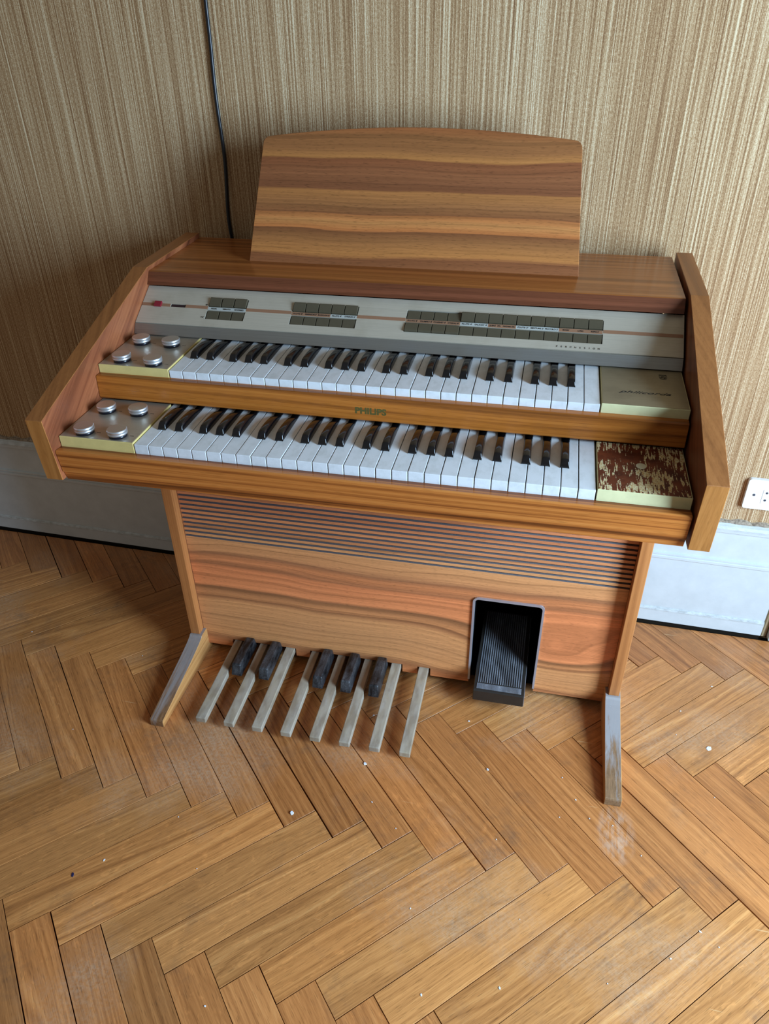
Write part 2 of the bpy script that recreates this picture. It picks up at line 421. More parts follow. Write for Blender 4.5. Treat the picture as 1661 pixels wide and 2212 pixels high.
M['panel'] = brushed('satin_aluminium_panel', (192, 182, 164), 0.44, 0.35, 'X', 0.30, (140, 124, 96))
M['panel_lip'] = brushed('polished_aluminium_lip', (160, 158, 152), 0.34, 0.85, 'X', 0.25, (110, 112, 120))
M['block_plate'] = brushed('aluminium_block_plate', (186, 174, 156), 0.34, 0.6, 'X', 0.30, (110, 96, 78))
M['worn_plate'] = brushed('tarnished_aluminium_plate', (150, 138, 112), 0.40, 0.5, 'X', 0.45, (96, 84, 66))
M['knob'] = brushed('turned_aluminium', (206, 205, 202), 0.38, 0.9, 'X', 0.1)
M['knob_side'] = brushed('knurled_aluminium', (226, 228, 232), 0.34, 0.9, 'Y', 0.05)
M['knob_base'] = plain('black_knob_skirt', (14, 16, 26), 0.25)
M['cream'] = plain('yellowed_cream_plastic', (212, 190, 122), 0.4, var=0.06)
M['cream_r'] = plain('pale_cream_plastic', (212, 206, 158), 0.4, var=0.06)
M['glue'] = peeled_glue()
M['spot'] = plain('bare_cream_spot', (206, 200, 172), 0.5)
M['copper'] = plain('copper_stripe', (146, 106, 80), 0.5, 0.1, var=0.04)
M['pale_label'] = plain('pale_label_strip', (172, 174, 168), 0.5, 0.1, var=0.04)
M['tab'] = plain('olive_rocker_plastic', (78, 70, 54), 0.40, var=0.06)
M['red'] = plain('maroon_button', (128, 26, 42), 0.25, var=0.05)
M['window'] = plain('dark_plum_window', (42, 22, 26), 0.2)
M['ink'] = plain('black_ink', (30, 28, 26), 0.6, var=0.02)
M['ink_olive'] = plain('worn_olive_lettering', (84, 76, 34), 0.5, var=0.15, scale=400)
M['hole'] = plain('dark_slot', (10, 10, 10), 0.8)
def ivory():
    t = NT('ivory_white_key'); o = t.pos()
    n = t.noise(t.map(o, scale=(1, 0.6, 1)), 70, 4, 0.65)
    col = t.ramp(n, [(0.30, lin(206, 208, 208)), (0.55, lin(220, 222, 224))])
    sp = t.noise(o, 500, 3, 0.6)
    col = t.mix(t.ramp(sp, [(0.71, g(0)), (0.76, g(0.35))]), col, lin(120, 90, 70))
    return t.out(col, 0.22, 0, 0.5)
M['ivory'] = ivory()
M['ebony'] = plain('gloss_black_key', (13, 12, 14), 0.14, var=0.1, spec=0.6)
def pedal_mat(name, rgb, dust):
    t = NT(name); o = t.pos()
    n = t.noise(o, 380, 3, 0.7); m = t.noise(t.map(o, scale=(2.5, 0.7, 1)), 28, 4, 0.6)
    col = t.mix(t.math('MULTIPLY', t.math('MULTIPLY', t.ramp(n, [(0.3, g(0.2)), (0.7, g(1))]), t.ramp(m, [(0.35, g(0)), (0.65, g(1))])), dust), lin(*rgb), lin(176, 176, 180))
    gm = t.noise(t.map(o, scale=(1.6, 0.5, 1), loc=(3, 8, 0)), 34, 3, 0.55)
    col = t.mix(t.math('MULTIPLY', t.ramp(gm, [(0.42, g(0)), (0.62, g(1))]), 0.4), col, t.mix(1.0, col, lin(150, 130, 110), 'MULTIPLY'))
    t.bump(n, 0.15, 0.0005)
    return t.out(col, t.math('MULTIPLY_ADD', m, 0.25, 0.25), 0, 0.4)
M['pedal_nat'] = pedal_mat('dusty_grey_beige_pedal', (166, 152, 130), 0.35)
M['pedal_sharp'] = pedal_mat('dusty_black_pedal', (14, 14, 17), 0.24)
M['rubber'] = pedal_mat('ribbed_grey_rubber', (92, 94, 100), 0.5)
M['rubber_dark'] = plain('dark_pedal_body', (40, 36, 32), 0.4)
M['alu_trim'] = plain('grey_metal_trim', (178, 180, 190), 0.35, 0.6, var=0.05)
M['chip'] = plain('white_plaster_chip', (214, 216, 220), 0.9)
M['chip_blue'] = plain('dark_blue_chip', (28, 26, 66), 0.6)

# ------------------------------------------------------------------ the setting
WK = -0.02466; WY = 0.6304         # line of the skirting face: y = WY + WK*x
WANG = math.atan(WK)
def wall_frame():                   # u along the wall, w out of it (towards the room is -)
    return Matrix.Translation((0, WY, 0)) @ Matrix.Rotation(WANG, 4, 'Z')
WM = wall_frame()

def walled(bm): bmesh.ops.transform(bm, matrix=WM, verts=bm.verts); return bm

# wall (wallpapered), its face 12 mm behind the skirting face
wall = mesh_obj('wall_back', walled(box_bm(-3.2, 2.2, 0.012, 0.16, -0.05, 2.7)), M['wallpaper']); tag(wall, kind='structure')

# skirting board: moulded profile swept along the wall
prof = [(0.012, 0.0085), (-0.005, 0.0085), (-0.005, 0.044), (-0.003, 0.048), (0.000, 0.0495), (0.000, 0.194), (-0.003, 0.197), (-0.003, 0.203), (0.000, 0.2055),
        (-0.004, 0.208), (-0.004, 0.2115), (0.0015, 0.213), (0.0015, 0.284), (-0.004, 0.288), (-0.0045, 0.298), (-0.001, 0.304), (0.005, 0.3075), (0.012, 0.310)]
sk = mesh_obj('baseboard_back', walled(prism_bm(prof, -3.2, 0.832)), M['skirting']); tag(sk, kind='structure')
tag(mesh_obj('gap_shade_strip', walled(box_bm(-3.2, 0.832, 0.004, 0.0119, -0.03, 0.0084)), M['subfloor']), kind='structure')  # added dark strip: shade of the gap under the skirting put into colour
# torn plaster edge where the paper ends above the board
bm = bmesh.new(); n = 260
top = []; bot = []
for i in range(n+1):
    u = -3.0 + i*(3.83/n)
    h = 0.314 + 0.004*math.sin(i*1.7) + random.uniform(-0.0025, 0.0035)
    top.append([bm.verts.new((u, 0.0118, h)), bm.verts.new((u, 0.006+random.uniform(-0.001, 0.002), h-0.001-random.uniform(0, 0.002)))])
    bot.append(bm.verts.new((u, 0.0052+random.uniform(-0.001, 0.001), 0.3073)))
for i in range(n):
    bm.faces.new((top[i][0], top[i+1][0], top[i+1][1], top[i][1])); bm.faces.new((top[i][1], top[i+1][1], bot[i+1], bot[i]))
rb = mesh_obj('trim_1', walled(bm), M['rubble']); tag(rb, kind='structure')
# bare strip and the white door lining beyond the end of the skirting
tag(mesh_obj('trim_2', walled(box_bm(0.834, 0.846, 0.000, 0.0118, 0.002, 2.1, 0.002)), M['bare_wood']), kind='structure')
tag(mesh_obj('trim_3', walled(prism_bm([(0.0118, 0.002), (-0.014, 0.002), (-0.014, 2.1), (0.0118, 2.1)], 0.848, 0.93, 0.004, 2)), M['skirting']), kind='structure')

# floor: dark bed with single oak blocks in herringbone
floor = mesh_obj('floor', box_bm(-3.2, 2.2, -3.0, 0.64, -0.05, -0.0105), M['subfloor']); tag(floor, kind='structure')
FA = -0.021; FM = Matrix.Rotation(FA, 4, 'Z')
BW = 0.0665; BL = 0.2855*math.sqrt(2); PITCH = BW*math.sqrt(2)
hw = BW/2-0.00035; hl = BL/2-0.0004
def block_mesh():
    bm = bmesh.new()
    bmesh.ops.create_cube(bm, size=1)
    for v in bm.verts: v.co = Vector((v.co.x*hl*2, v.co.y*hw*2, v.co.z*0.010-0.005))
    bevel(bm, 0.00025, 1, [e for e in bm.edges if all(v.co.z > -0.001 for v in e.verts)])
    bmesh.ops.recalc_face_normals(bm, faces=bm.faces)
    me = bpy.data.meshes.new('parquet_block'); bm.to_mesh(me); bm.free(); me.materials.append(M['parquet'])
    return me
BME = block_mesh()
def tintc(kind):
    # rising rows golden, falling rows redder: directional oak sheen put into the tint
    v = random.uniform(0.78, 1.02) * (0.86 if random.random() < 0.18 else 1.0)
    if kind == '/': c = (1.02*v, 0.98*v, 0.90*v)
    else: c = (0.93*v, 0.83*v, 0.75*v)
    r = random.uniform(-0.035, 0.035)
    return (c[0]*(1+r), c[1], c[2]*(1-r), 1)
rows = [(-1.2280, '/'), (-0.9425, '\\'), (-0.6570, '/'), (-0.3715+0.0, None)]
bands = []
v = 0.7705; ph = 0.0131; up = None
# rows of zig-zag lines (v) and the phase of their peaks (u)
lines = {0.4850: 0.0165, 0.1995: 0.0131, -0.0860: 0.0165, -0.3715: 0.0131, -0.6570: 0.0165, -0.9425: 0.0131, -1.2280: 0.0165}
kinds = {0.4850: '\\', 0.1995: '/', -0.0860: '\\', -0.3715: '/', -0.6570: '\\', -0.9425: '/', -1.2280: '\\'}
nblk = 0
for vb, ph in lines.items():
    kd = kinds[vb]
    far = vb < -0.6
    for i in range(-19, 15):
        A = ph + i*PITCH
        s = BW/math.sqrt(2); Ls = BL/math.sqrt(2)
        if kd == '/':
            c0 = Vector((A + s/2, vb)); ctr = c0 + Vector((Ls/2, Ls/2)); ang = math.pi/4
        else:
            c0 = Vector((A + 1.5*s, vb)); ctr = c0 + Vector((-Ls/2, Ls/2)); ang = 3*math.pi/4
        w = FM @ Vector((ctr.x, ctr.y, 0))
        if w.x < -1.75 or w.x > 1.35 or (far and (w.x < -1.2 or w.x > 1.1)): continue
        lim = WY + WK*w.x - 0.011
        ext = (BL/2+BW/2)*0.7072
        if w.y - ext > lim: continue
        dz = random.uniform(-0.0004, 0.0003)
        rz = FA + ang + random.uniform(-0.0012, 0.0012)
        if w.y + ext > lim:
            bm = bmesh.new(); bm.from_mesh(BME)
            Mx = Matrix.Translation((w.x, w.y, dz)) @ Matrix.Rotation(rz, 4, 'Z')
            iM = Mx.inverted()
            pc = iM @ Vector((0, WY-0.011, 0)); pn = (iM.to_3x3() @ Vector((-WK, 1, 0))).normalized()
            bmesh.ops.bisect_plane(bm, geom=bm.verts[:]+bm.edges[:]+bm.faces[:], plane_co=pc, plane_no=pn, clear_outer=True)
            if len(bm.faces) < 3: bm.free(); continue
            bmesh.ops.holes_fill(bm, edges=bm.edges[:])
            me = bpy.data.meshes.new('parquet_block'); bm.to_mesh(me); bm.free(); me.materials.append(M['parquet'])
        else: me = BME
        o = bpy.data.objects.new('parquet_block', me); COL.objects.link(o)
        o.location = (w.x, w.y, dz); o.rotation_euler = (0, 0, rz)
        o.scale = (random.uniform(0.9965, 0.9998), random.choice((0.972, 0.985, 0.993, 0.998, 0.999)), 1)
        o.color = tintc(kd); adopt(o, floor); nblk += 1

# ------------------------------------------------------------------ wall socket
sock = bpy.data.objects.new('wall_socket', None); COL.objects.link(sock)
sock.location = WM @ Vector((0.765, 0.012, 0.391)); sock.rotation_euler = (0, 0, WANG)
tag(sock, 'white plastic wall socket plate on the wallpaper just above the skirting, at the right edge', 'socket')
def rounded(u0, u1, v0, v1, r, n=5):
    P = []
    for cx, cy, a0 in ((u1-r, v1-r, 0), (u0+r, v1-r, 90), (u0+r, v0+r, 180), (u1-r, v0+r, 270)):
        for k in range(n+1):
            a = math.radians(a0 + 90*k/n); P.append((cx+r*math.cos(a), cy+r*math.sin(a)))
    return P
wmap = lambda u, v, d: WM @ Vector((u, d, v))
mesh_obj('face_plate', poly_bm(rounded(0.7085, 0.8235, 0.3545, 0.4270, 0.006), wmap, 0.0119, 0.001, 0.0015, 2), M['plastic_white'], sock)
for uu, vv in ((0.7255, 0.3900), (0.8065, 0.3900)):
    mesh_obj('screw', poly_bm([(uu+0.0028*math.cos(a*math.pi/8), vv+0.0028*math.sin(a*math.pi/8)) for a in range(16)], wmap, 0.0012, 0.0004), M['shutter'], sock)
for c in (0.7495, 0.7850):
    q = mesh_obj('shutter_plate', poly_bm(rounded(c-0.0075, c+0.0065, 0.3705, 0.4055, 0.001, 2), wmap, 0.0014, 0.0002, 0.0004, 1), M['plastic_white'], sock)
    for vv in (0.3975, 0.3795):
        mesh_obj('pin_hole', poly_bm([(c+0.0026*math.cos(a*math.pi/8), vv+0.0026*math.sin(a*math.pi/8)) for a in range(16)], wmap, 0.0004, -0.0001), M['shutter'], q)

# ------------------------------------------------------------------ black cable on the wall
cu = bpy.data.curves.new('cable', 'CURVE'); cu.dimensions = '3D'; cu.bevel_depth = 0.0036; cu.bevel_resolution = 3; cu.use_fill_caps = True
pts = [(-0.404, 2.3), (-0.408, 1.8), (-0.410, 1.5), (-0.415, 1.278), (-0.4145, 1.222), (-0.4165, 1.178), (-0.4175, 1.132), (-0.4160, 1.086), (-0.4140, 1.045), (-0.4145, 1.002), (-0.4195, 0.951), (-0.4225, 0.912), (-0.4205, 0.872), (-0.41, 0.80), (-0.40, 0.60), (-0.395, 0.40), (-0.40, 0.325)]
sp = cu.splines.new('NURBS'); sp.points.add(len(pts)-1); sp.use_endpoint_u = True; sp.order_u = 4
for i, (u, z) in enumerate(pts):
    q = WM @ Vector((u, 0.0085, z)); sp.points[i].co = (*q, 1)
tmp = bpy.data.objects.new('c', cu); COL.objects.link(tmp)
dg = bpy.context.evaluated_depsgraph_get(); me = bpy.data.meshes.new_from_object(tmp.evaluated_get(dg)); bpy.data.objects.remove(tmp)
me.materials.clear(); me.materials.append(M['cable'])
for p_ in me.polygons: p_.use_smooth = True
cable = bpy.data.objects.new('power_cable', me); COL.objects.link(cable)
tag(cable, 'thin black cable hanging down the wallpapered wall to the left of the music rest', 'cable')

# ------------------------------------------------------------------ the organ
org = bpy.data.objects.new('electric_organ', None); COL.objects.link(org); org.location = (0, 0.30, 0)
tag(org, 'two-manual walnut electric organ with music rest, bass pedals and swell pedal, standing on the parquet', 'organ')
def part(name, bm, mats, parent=org, smooth=False): return mesh_obj(name, bm, mats, parent, smooth=smooth)

XI0, XI1, XO0, XO1 = -0.4645, 0.4658, -0.4927, 0.4937
# side cheeks: front, sloping and top edges carry lighter edging
cheek = [(-0.0157, 0.7626), (-0.0064, 0.6557), (0.20, 0.650), (0.591, 0.650), (0.591, 0.8925), (0.3636, 0.8845)]
for x0, x1 in ((XO0, XI0), (XI1, XO1)):
    bm = prism_bm(cheek, x0, x1)
    bevel(bm, 0.0006, 1)
    paint_faces(bm, lambda n: 0 if abs(n.x) > 0.9 else (1 if n.z > 0.2 else (2 if n.y < -0.6 else 0)))
    ck = part('cheek_panel', bm, [M['cheek_face'], M['cheek_edge'], M['cheek_front']])

XR = 0.4622
# case bottom, back and dark insides
part('case_bottom', box_bm(XI0, XR, 0.012, 0.585, 0.650, 0.660), M['rail'])
part('back_panel', box_bm(XI0, XR, 0.583, 0.591, 0.660, 0.862), M['lip'])
part('key_bed', box_bm(XI0+0.001, XR-0.001, 0.172, 0.31, 0.6605, 0.7300), M['black_inside'])
part('key_bed', box_bm(XI0+0.001, XR-0.001, 0.0185, 0.1715, 0.6605, 0.6985), M['black_inside'])

# key slip (front rail) with a ledge, a tall face and a folded-in lower band
bm = prism_bm([(0.0170, 0.7010), (0.0170, 0.7072), (-0.0040, 0.7080), (-0.0062, 0.7065), (-0.0020, 0.6690), (0.0005, 0.6675), (0.0045, 0.6525), (0.0170, 0.6515)], XI0+0.0004, XR)
bevel(bm, 0.0006, 1); part('key_slip', bm, M['rail2'])
# rail between the manuals
bm = prism_bm([(0.1620, 0.7660), (0.1620, 0.7713), (0.1405, 0.7705), (0.1384, 0.7690), (0.1363, 0.7335), (0.1380, 0.7317), (0.1550, 0.7317), (0.1620, 0.7360)], XI0+0.0004, XR)
bevel(bm, 0.0006, 1); mid = part('manual_rail', bm, M['rail'])

# top board with dark front lip
bm = prism_bm([(0.3526, 0.8570), (0.3660, 0.8768), (0.3680, 0.8777), (0.5945, 0.8830), (0.5945, 0.8640), (0.372, 0.8585)], XI0+0.0004, 0.4605)
for f in bm.faces:
    f.material_index = 1 if f.normal.y < -0.5 else 0
part('top_board', bm, [M['top'], M['lip']])

# music rest: leaning board, gently arched top, rounded corners
R0 = Vector((0, 0.452, 0.8795)); R1 = Vector((0, 0.546, 1.0865)); ru = (R1-R0).normalized(); HL = (R1-R0).length
rn = Vector((1, 0, 0)).cross(ru).normalized()
if rn.y < 0: rn = -rn
out = [(-0.3035, 0.0), (0.2945, 0.0)]
xr1, xl1 = 0.2770, -0.2870
rc = 0.014
for k in range(6):
    a = math.radians(90*k/5); out.append((xr1-rc+rc*math.cos(a), HL-0.008-rc+rc*math.sin(a)))
for k in range(1, 16):
    s_ = k/16; x = (xr1-rc)*(1-s_) + (xl1+rc)*s_; out.append((x, HL-0.008+0.017*math.sin(math.pi*s_)**0.9))
for k in range(6):
    a = math.radians(90+90*k/5); out.append((xl1+rc+rc*math.cos(a), HL-0.008-rc+rc*math.sin(a)))
bm = poly_bm(out, lambda u, v, d: Vector((u, 0, 0)) + R0 + ru*v + rn*d, 0.0, 0.010, 0.0008, 1)
part('music_rest', bm, M['rest'])

# ---- tone control panel (sloping plate with real openings)
P2 = Vector((0, 0.2875, 0.8089)); P1 = Vector((0, 0.3583, 0.8537)); es = (P1-P2).normalized(); pn = Vector((1, 0, 0)).cross(es).normalized()
if pn.z < 0: pn = -pn
def pp(x, s, h=0.0): return Vector((x, 0, 0)) + P2 + es*s + pn*h
PL = (P1-P2).length
groups = [(-0.3366, -0.2665, 3), (-0.1815, -0.0664, 5), (0.0190, 0.3386, 14)]
holes = []
for a, b, k in groups: holes += [(a-0.0008, b+0.0008, 0.0437, 0.0632), (a-0.0008, b+0.0008, 0.0172, 0.0364)]
holes.append((-0.4085, -0.3800, 0.0389, 0.0453))
xs = sorted({XI0+0.0008, XR} | {h[0] for h in holes} | {h[1] for h in holes})
ss = sorted({0.0012, PL} | {h[2] for h in holes} | {h[3] for h in holes})
bm = bmesh.new(); T = 0.006
def quad(bm, *p):
    return bm.faces.new([bm.verts.new(q) for q in p])
def isin(x, s): return any(h[0] < x < h[1] and h[2] < s < h[3] for h in holes)
for i in range(len(xs)-1):
    for j in range(len(ss)-1):
        a, b, c, d = xs[i], xs[i+1], ss[j], ss[j+1]
        if not isin((a+b)/2, (c+d)/2):
            quad(bm, pp(a, c), pp(b, c), pp(b, d), pp(a, d))
for a, b, c, d in holes:
    quad(bm, pp(a, c), pp(a, c, -T), pp(b, c, -T), pp(b, c)); quad(bm, pp(a, d), pp(b, d), pp(b, d, -T), pp(a, d, -T))
    quad(bm, pp(a, c), pp(a, d), pp(a, d, -T), pp(a, c, -T)); quad(bm, pp(b, c), pp(b, c, -T), pp(b, d, -T), pp(b, d))
a, b, c, d = xs[0], xs[-1], ss[0], ss[-1]
quad(bm, pp(a, c), pp(b, c), pp(b, c, -T), pp(a, c, -T)); quad(bm, pp(a, d), pp(a, d, -T), pp(b, d, -T), pp(b, d))
quad(bm, pp(a, c), pp(a, c, -T), pp(a, d, -T), pp(a, d)); quad(bm, pp(b, c), pp(b, d), pp(b, d, -T), pp(b, c, -T))
bmesh.ops.remove_doubles(bm, verts=bm.verts, dist=1e-6)
panel = part('control_panel', bm, M['panel'])
def plate(name, x0, x1, s0, s1, h0, h1, mat, parent, bv=0.0, seg=1):
    bm = poly_bm([(x0, s0), (x1, s0), (x1, s1), (x0, s1)], lambda u, v, d: pp(u, v, d), h0, h1, bv, seg)
    return part(name, bm, mat, parent)
plate('recess_backing', xs[0]+0.001, xs[-1]-0.001, 0.004, PL-0.003, -T-0.0004, -T-0.002, M['hole'], panel)
plate('indicator_window', -0.4084, -0.3801, 0.0390, 0.0452, -0.0025, -0.0012, M['window'], panel)
# polished strip below the panel
bm = prism_bm([(0.2774, 0.7922), (0.2872, 0.8083), (0.2905, 0.8075), (0.2960, 0.7922)], XI0+0.0008, XR)
part('panel_lip', bm, M['panel_lip'], org)
# copper stripe broken by the tab groups, and the printed label strips
edges = [XI0+0.001] + [v for gq in groups for v in (gq[0]-0.001, gq[1]+0.001)] + [XR-0.001]
segs = [(edges[0], -0.4090), (-0.3795, edges[1]), (edges[2], edges[3]), (edges[4], edges[5]), (edges[6], edges[7])]
for a, b in segs: plate('copper_stripe', a, b, 0.0387, 0.0453, 0.0, 0.00025, M['copper'], panel)
p3 = (0.3386-0.0190)/14; p2 = (0.1815-0.0664)/5
lab = [(-0.3366, -0.2665, 'pale_label'), (-0.1815, -0.1815+3*p2, 'copper'), (-0.1815+3*p2, -0.0664, 'pale_label'), (0.019, 0.019+4*p3, 'copper'),
       (0.019+4*p3, 0.019+6*p3, 'pale_label'), (0.019+6*p3, 0.019+8*p3, 'copper'), (0.019+8*p3, 0.019+11*p3, 'pale_label'), (0.019+11*p3, 0.3386, 'copper')]
for a, b, mt in lab: plate('label_strip', a, b, 0.0368, 0.0434, 0.0, 0.00025, M[mt], panel)
# rocker tabs: wedge shaped, one for each half of a rocker
def tab_mesh(w, L, hin, hout, deep):
    """local x right, y along s from the inner to the outer end, z out of the panel"""
    bm = bmesh.new()
    P = [(0, -deep), (L, -deep), (L, hout), (L*0.86, hout+0.0002), (0.0008, hin)]
    a = [bm.verts.new((-w/2, y, z)) for y, z in P]; b = [bm.verts.new((w/2, y, z)) for y, z in P]
    bm.faces.new(a); bm.faces.new(b[::-1])
    for i in range(len(P)): bm.faces.new((a[i], b[i], b[(i+1) % len(P)], a[(i+1) % len(P)]))
    bmesh.ops.recalc_face_normals(bm, faces=bm.faces)
    bevel(bm, 0.0006, 2)
    me = bpy.data.meshes.new('rocker_tab'); bm.to_mesh(me); bm.free(); me.materials.append(M['tab']); return me
up_m = tab_mesh(0.0218, 0.0180, 0.0020, 0.0034, 0.0035)      # raised half
dn_m = tab_mesh(0.0218, 0.0176, 0.0000, -0.0014, 0.0042)     # pressed half
RM = Matrix(((1, 0, 0), (0, es.y, pn.y), (0, es.z, pn.z)))
RMf = Matrix(((-1, 0, 0), (0, -es.y, pn.y), (0, -es.z, pn.z)))
def put_tab(me, x, s, flip):
    o = bpy.data.objects.new('rocker_tab', me); COL.objects.link(o)
    o.location = pp(x, s); o.rotation_euler = (RMf if flip else RM).to_euler(); adopt(o, panel)
for gi, (a, b, k) in enumerate(groups):
    pt = (b-a)/k
    for i in range(k):
        x = a + pt*(i+0.5)
        low_raised = (gi == 2 and i < 4)
        put_tab(dn_m if low_raised else up_m, x, 0.0446, False)
        put_tab(up_m if low_raised else dn_m, x, 0.0358, True)
# square maroon power button
bm = poly_bm([(-0.4392, 0.0372), (-0.4258, 0.0372), (-0.4258, 0.0478), (-0.4392, 0.0478)], lambda u, v, d: pp(u, v, d), 0.0, 0.0035, 0.0007, 2)
tag(part('power_button', bm, M['red'], panel), 'small square maroon button')
def TM(x, s, h=0.0004, size=1): 
    R = Matrix(((1, 0, 0), (0, es.y, pn.y), (0, es.z, pn.z))).to_4x4(); return Matrix.Translation(pp(x, s, h)) @ R
def lbl(txt, x0, x1, s, h=0.0030):
    text_obj('label_lettering', txt, h*1.35, TM(x0, s), M['ink'], panel, width=x1-x0, offset=0.00004)
names1 = ['PEDAL', 'VIBRATO', 'REVERBED']
names2 = ["FLUTE 8'", "DIAPASON 8'", "BASSOON 8'", "FLUTE 4'", "STRING 2'"]
names3 = ["FLUTE 8'", "TRUMPET 8'", "CLARINET 8'", "STRING 8'", "FLUTE 4'", "SALICET 4'", "QUINT  2\u2154", "NAZARD 2\u2154", "FLUTE 2'", "MIXTURE 2'", "PICCOLO 2'", 'SHORT', 'LONG', 'REPEAT']
for (a, b, k), nm in zip(groups, (names1, names2, names3)):
    pt = (b-a)/k
    for i, tx in enumerate(nm):
        w_ = min(0.0205, 0.00195*len(tx)+0.001); c = a+pt*(i+0.5)
        lbl(tx, c-w_/2, c+w_/2, 0.0400)
lbl("16'", -0.3440, -0.3388, 0.0205, 0.0028); lbl("8'", -0.3425, -0.3390, 0.0475, 0.0028)
for i, ch in enumerate('PERCUSSION'):
    text_obj('label_lettering', ch, 0.0043, TM(0.2697+i*0.00722, 0.0074), M['ink'], panel, align='CENTER')

# ---- end blocks
def end_block(name, x0, x1, yf, yb, zft, zbt, zb, side, topm, lab_=None):
    bm = prism_bm([(yf, zb), (yf, zft), (yb, zbt), (yb, zb)], x0, x1)
    bevel(bm, 0.0006, 1)
    b = part(name, bm, side)
    e = 0.0014
    sl = (zbt-zft)/(yb-yf)
    bm = bmesh.new()
    z = lambda y: zft + sl*(y-yf)
    P = [(x0+e, yf+e), (x1-e, yf+e), (x1-e, yb-0.0005), (x0+e, yb-0.0005)]
    a = [bm.verts.new((x, y, z(y)-0.0003)) for x, y in P]; c = [bm.verts.new((x, y, z(y)+0.0004)) for x, y in P]
    bm.faces.new(a[::-1]); bm.faces.new(c)
    for i in range(4): bm.faces.new((a[i], a[(i+1) % 4], c[(i+1) % 4], c[i]))
    part('block_plate', bm, topm, b)
    if lab_: tag(b, lab_)
    return b
LXB = -0.3394; RXB = 0.3398
bl_l = end_block('knob_block', XI0+0.0008, LXB, 0.0112, 0.1420, 0.7250, 0.7284, 0.6990, M['cream'], M['block_plate'])
bl_u = end_block('knob_block', XI0+0.0008, LXB, 0.1518, 0.2960, 0.7852, 0.7906, 0.7305, M['cream'], M['block_plate'])
br_u = end_block('end_block', RXB, XR, 0.1518, 0.2960, 0.7852, 0.7906, 0.7305, M['cream_r'], M['worn_plate'], 'cream block with a tarnished metal plate')
br_l = end_block('end_block', RXB, XR-0.001, 0.0112, 0.1420, 0.7250, 0.7284, 0.6990, M['cream_r'], M['glue'], 'cream block covered in peeled brown glue')
# oval bare spot in the glue
bm = poly_bm([(0.3998+0.0070*math.cos(a*math.pi/12)*(1+0.06*math.sin(3*a)), 0.0815+0.0080*math.sin(a*math.pi/12)) for a in range(24)], lambda u, v, d: Vector((u, v, 0.7273+d)), 0.0, 0.0002)
part('bare_spot', bm, M['spot'], br_l)
# knobs
def knob_me():
    n = 48
    prof = [(0.0138, 0.0), (0.0138, 0.0042), (0.0130, 0.0044), (0.0150, 0.0046), (0.0152, 0.0070), (0.0146, 0.0074), (0.0146, 0.0080), (0.0152, 0.0084), (0.0151, 0.0116), (0.0144, 0.0126), (0.0060, 0.0127)]
    mats = [2, 2, 2, 1, 1, 1, 1, 1, 1, 0, 0]
    bm = lathe_bm(prof, n, mats)
    me = bpy.data.meshes.new('knob'); bmesh.ops.recalc_face_normals(bm, faces=bm.faces); bm.to_mesh(me); bm.free()
    for m in (M['knob'], M['knob_side'], M['knob_base']): me.materials.append(m)
    return me
KME = knob_me()
for blk, zt, pos in ((bl_l, lambda y: 0.7250+0.026*(y-0.0112), [(-0.4312, 0.1005), (-0.3757, 0.1015), (-0.4285, 0.0285), (-0.3722, 0.0280)]),
                     (bl_u, lambda y: 0.7852+0.0374*(y-0.1518), [(-0.4318, 0.2440), (-0.3755, 0.2425), (-0.4300, 0.1712), (-0.3715, 0.1665)])):
    for x, y in pos:
        o = bpy.data.objects.new('knob', KME); COL.objects.link(o); o.location = (x, y, zt(y)+0.0004); o.rotation_euler = (0, 0, random.random()*6); adopt(o, blk)
        for q in range(3):      # worn scale print beside each knob
            bm = box_bm(x+0.0185+q*0.0022, x+0.0200+q*0.0022, y+0.002, y+0.0038, zt(y)+0.0004, zt(y)+0.00055)
            part('scale_mark', bm, M['ink'], blk)
# model name and emblem on the upper right block
zt = lambda y: 0.7852+0.0374*(y-0.1518)
th = math.atan(0.0374)
def TB(x, y, h, rz=0.0): return Matrix.Translation((x, y, zt(y)+h)) @ Matrix.Rotation(rz, 4, 'Z') @ Matrix.Rotation(th, 4, 'X')
text_obj('model_name', 'philicorda', 0.0105, TB(0.3650, 0.1955, 0.0006, 0.0), M['ink'], br_u, width=0.0745, shear=0.45)
# shield emblem: outline, wavy bars, small stars
def ribbon(bm, pts, w, closed=False):
    n = len(pts)
    L = []; Rr = []
    for i, p in enumerate(pts):
        a = pts[(i-1) % n] if (closed or i > 0) else p; b = pts[(i+1) % n] if (closed or i < n-1) else p
        d = Vector((b[0]-a[0], b[1]-a[1])); d = d.normalized() if d.length else Vector((1, 0)); nx = Vector((-d.y, d.x))*w/2
        L.append(bm.verts.new((p[0]+nx.x, p[1]+nx.y, 0))); Rr.append(bm.verts.new((p[0]-nx.x, p[1]-nx.y, 0)))
    for i in range(n if closed else n-1):
        j = (i+1) % n; bm.faces.new((L[i], L[j], Rr[j], Rr[i]))
bm = bmesh.new(); hwid = 0.0054; top_y = 0.0088
sh = [(-hwid, top_y), (hwid, top_y), (hwid, -0.001)] + [(hwid*math.cos(a*math.pi/12), -0.001-0.0072*math.sin(a*math.pi/12)) for a in range(1, 12)] + [(-hwid, -0.001)]
ribbon(bm, sh, 0.0006, True)
ribbon(bm, [(-hwid, 0.0045), (hwid, 0.0045)], 0.0005)
ribbon(bm, [(0.0040*math.cos(a*math.pi/12), -0.0014+0.0040*math.sin(a*math.pi/12)) for a in range(24)], 0.0005, True)
for yy in (-0.0024, -0.0014, -0.0004):
    ribbon(bm, [(-0.0036+0.0006*i, yy+0.0006*math.sin(i*0.55)) for i in range(13)], 0.0004)
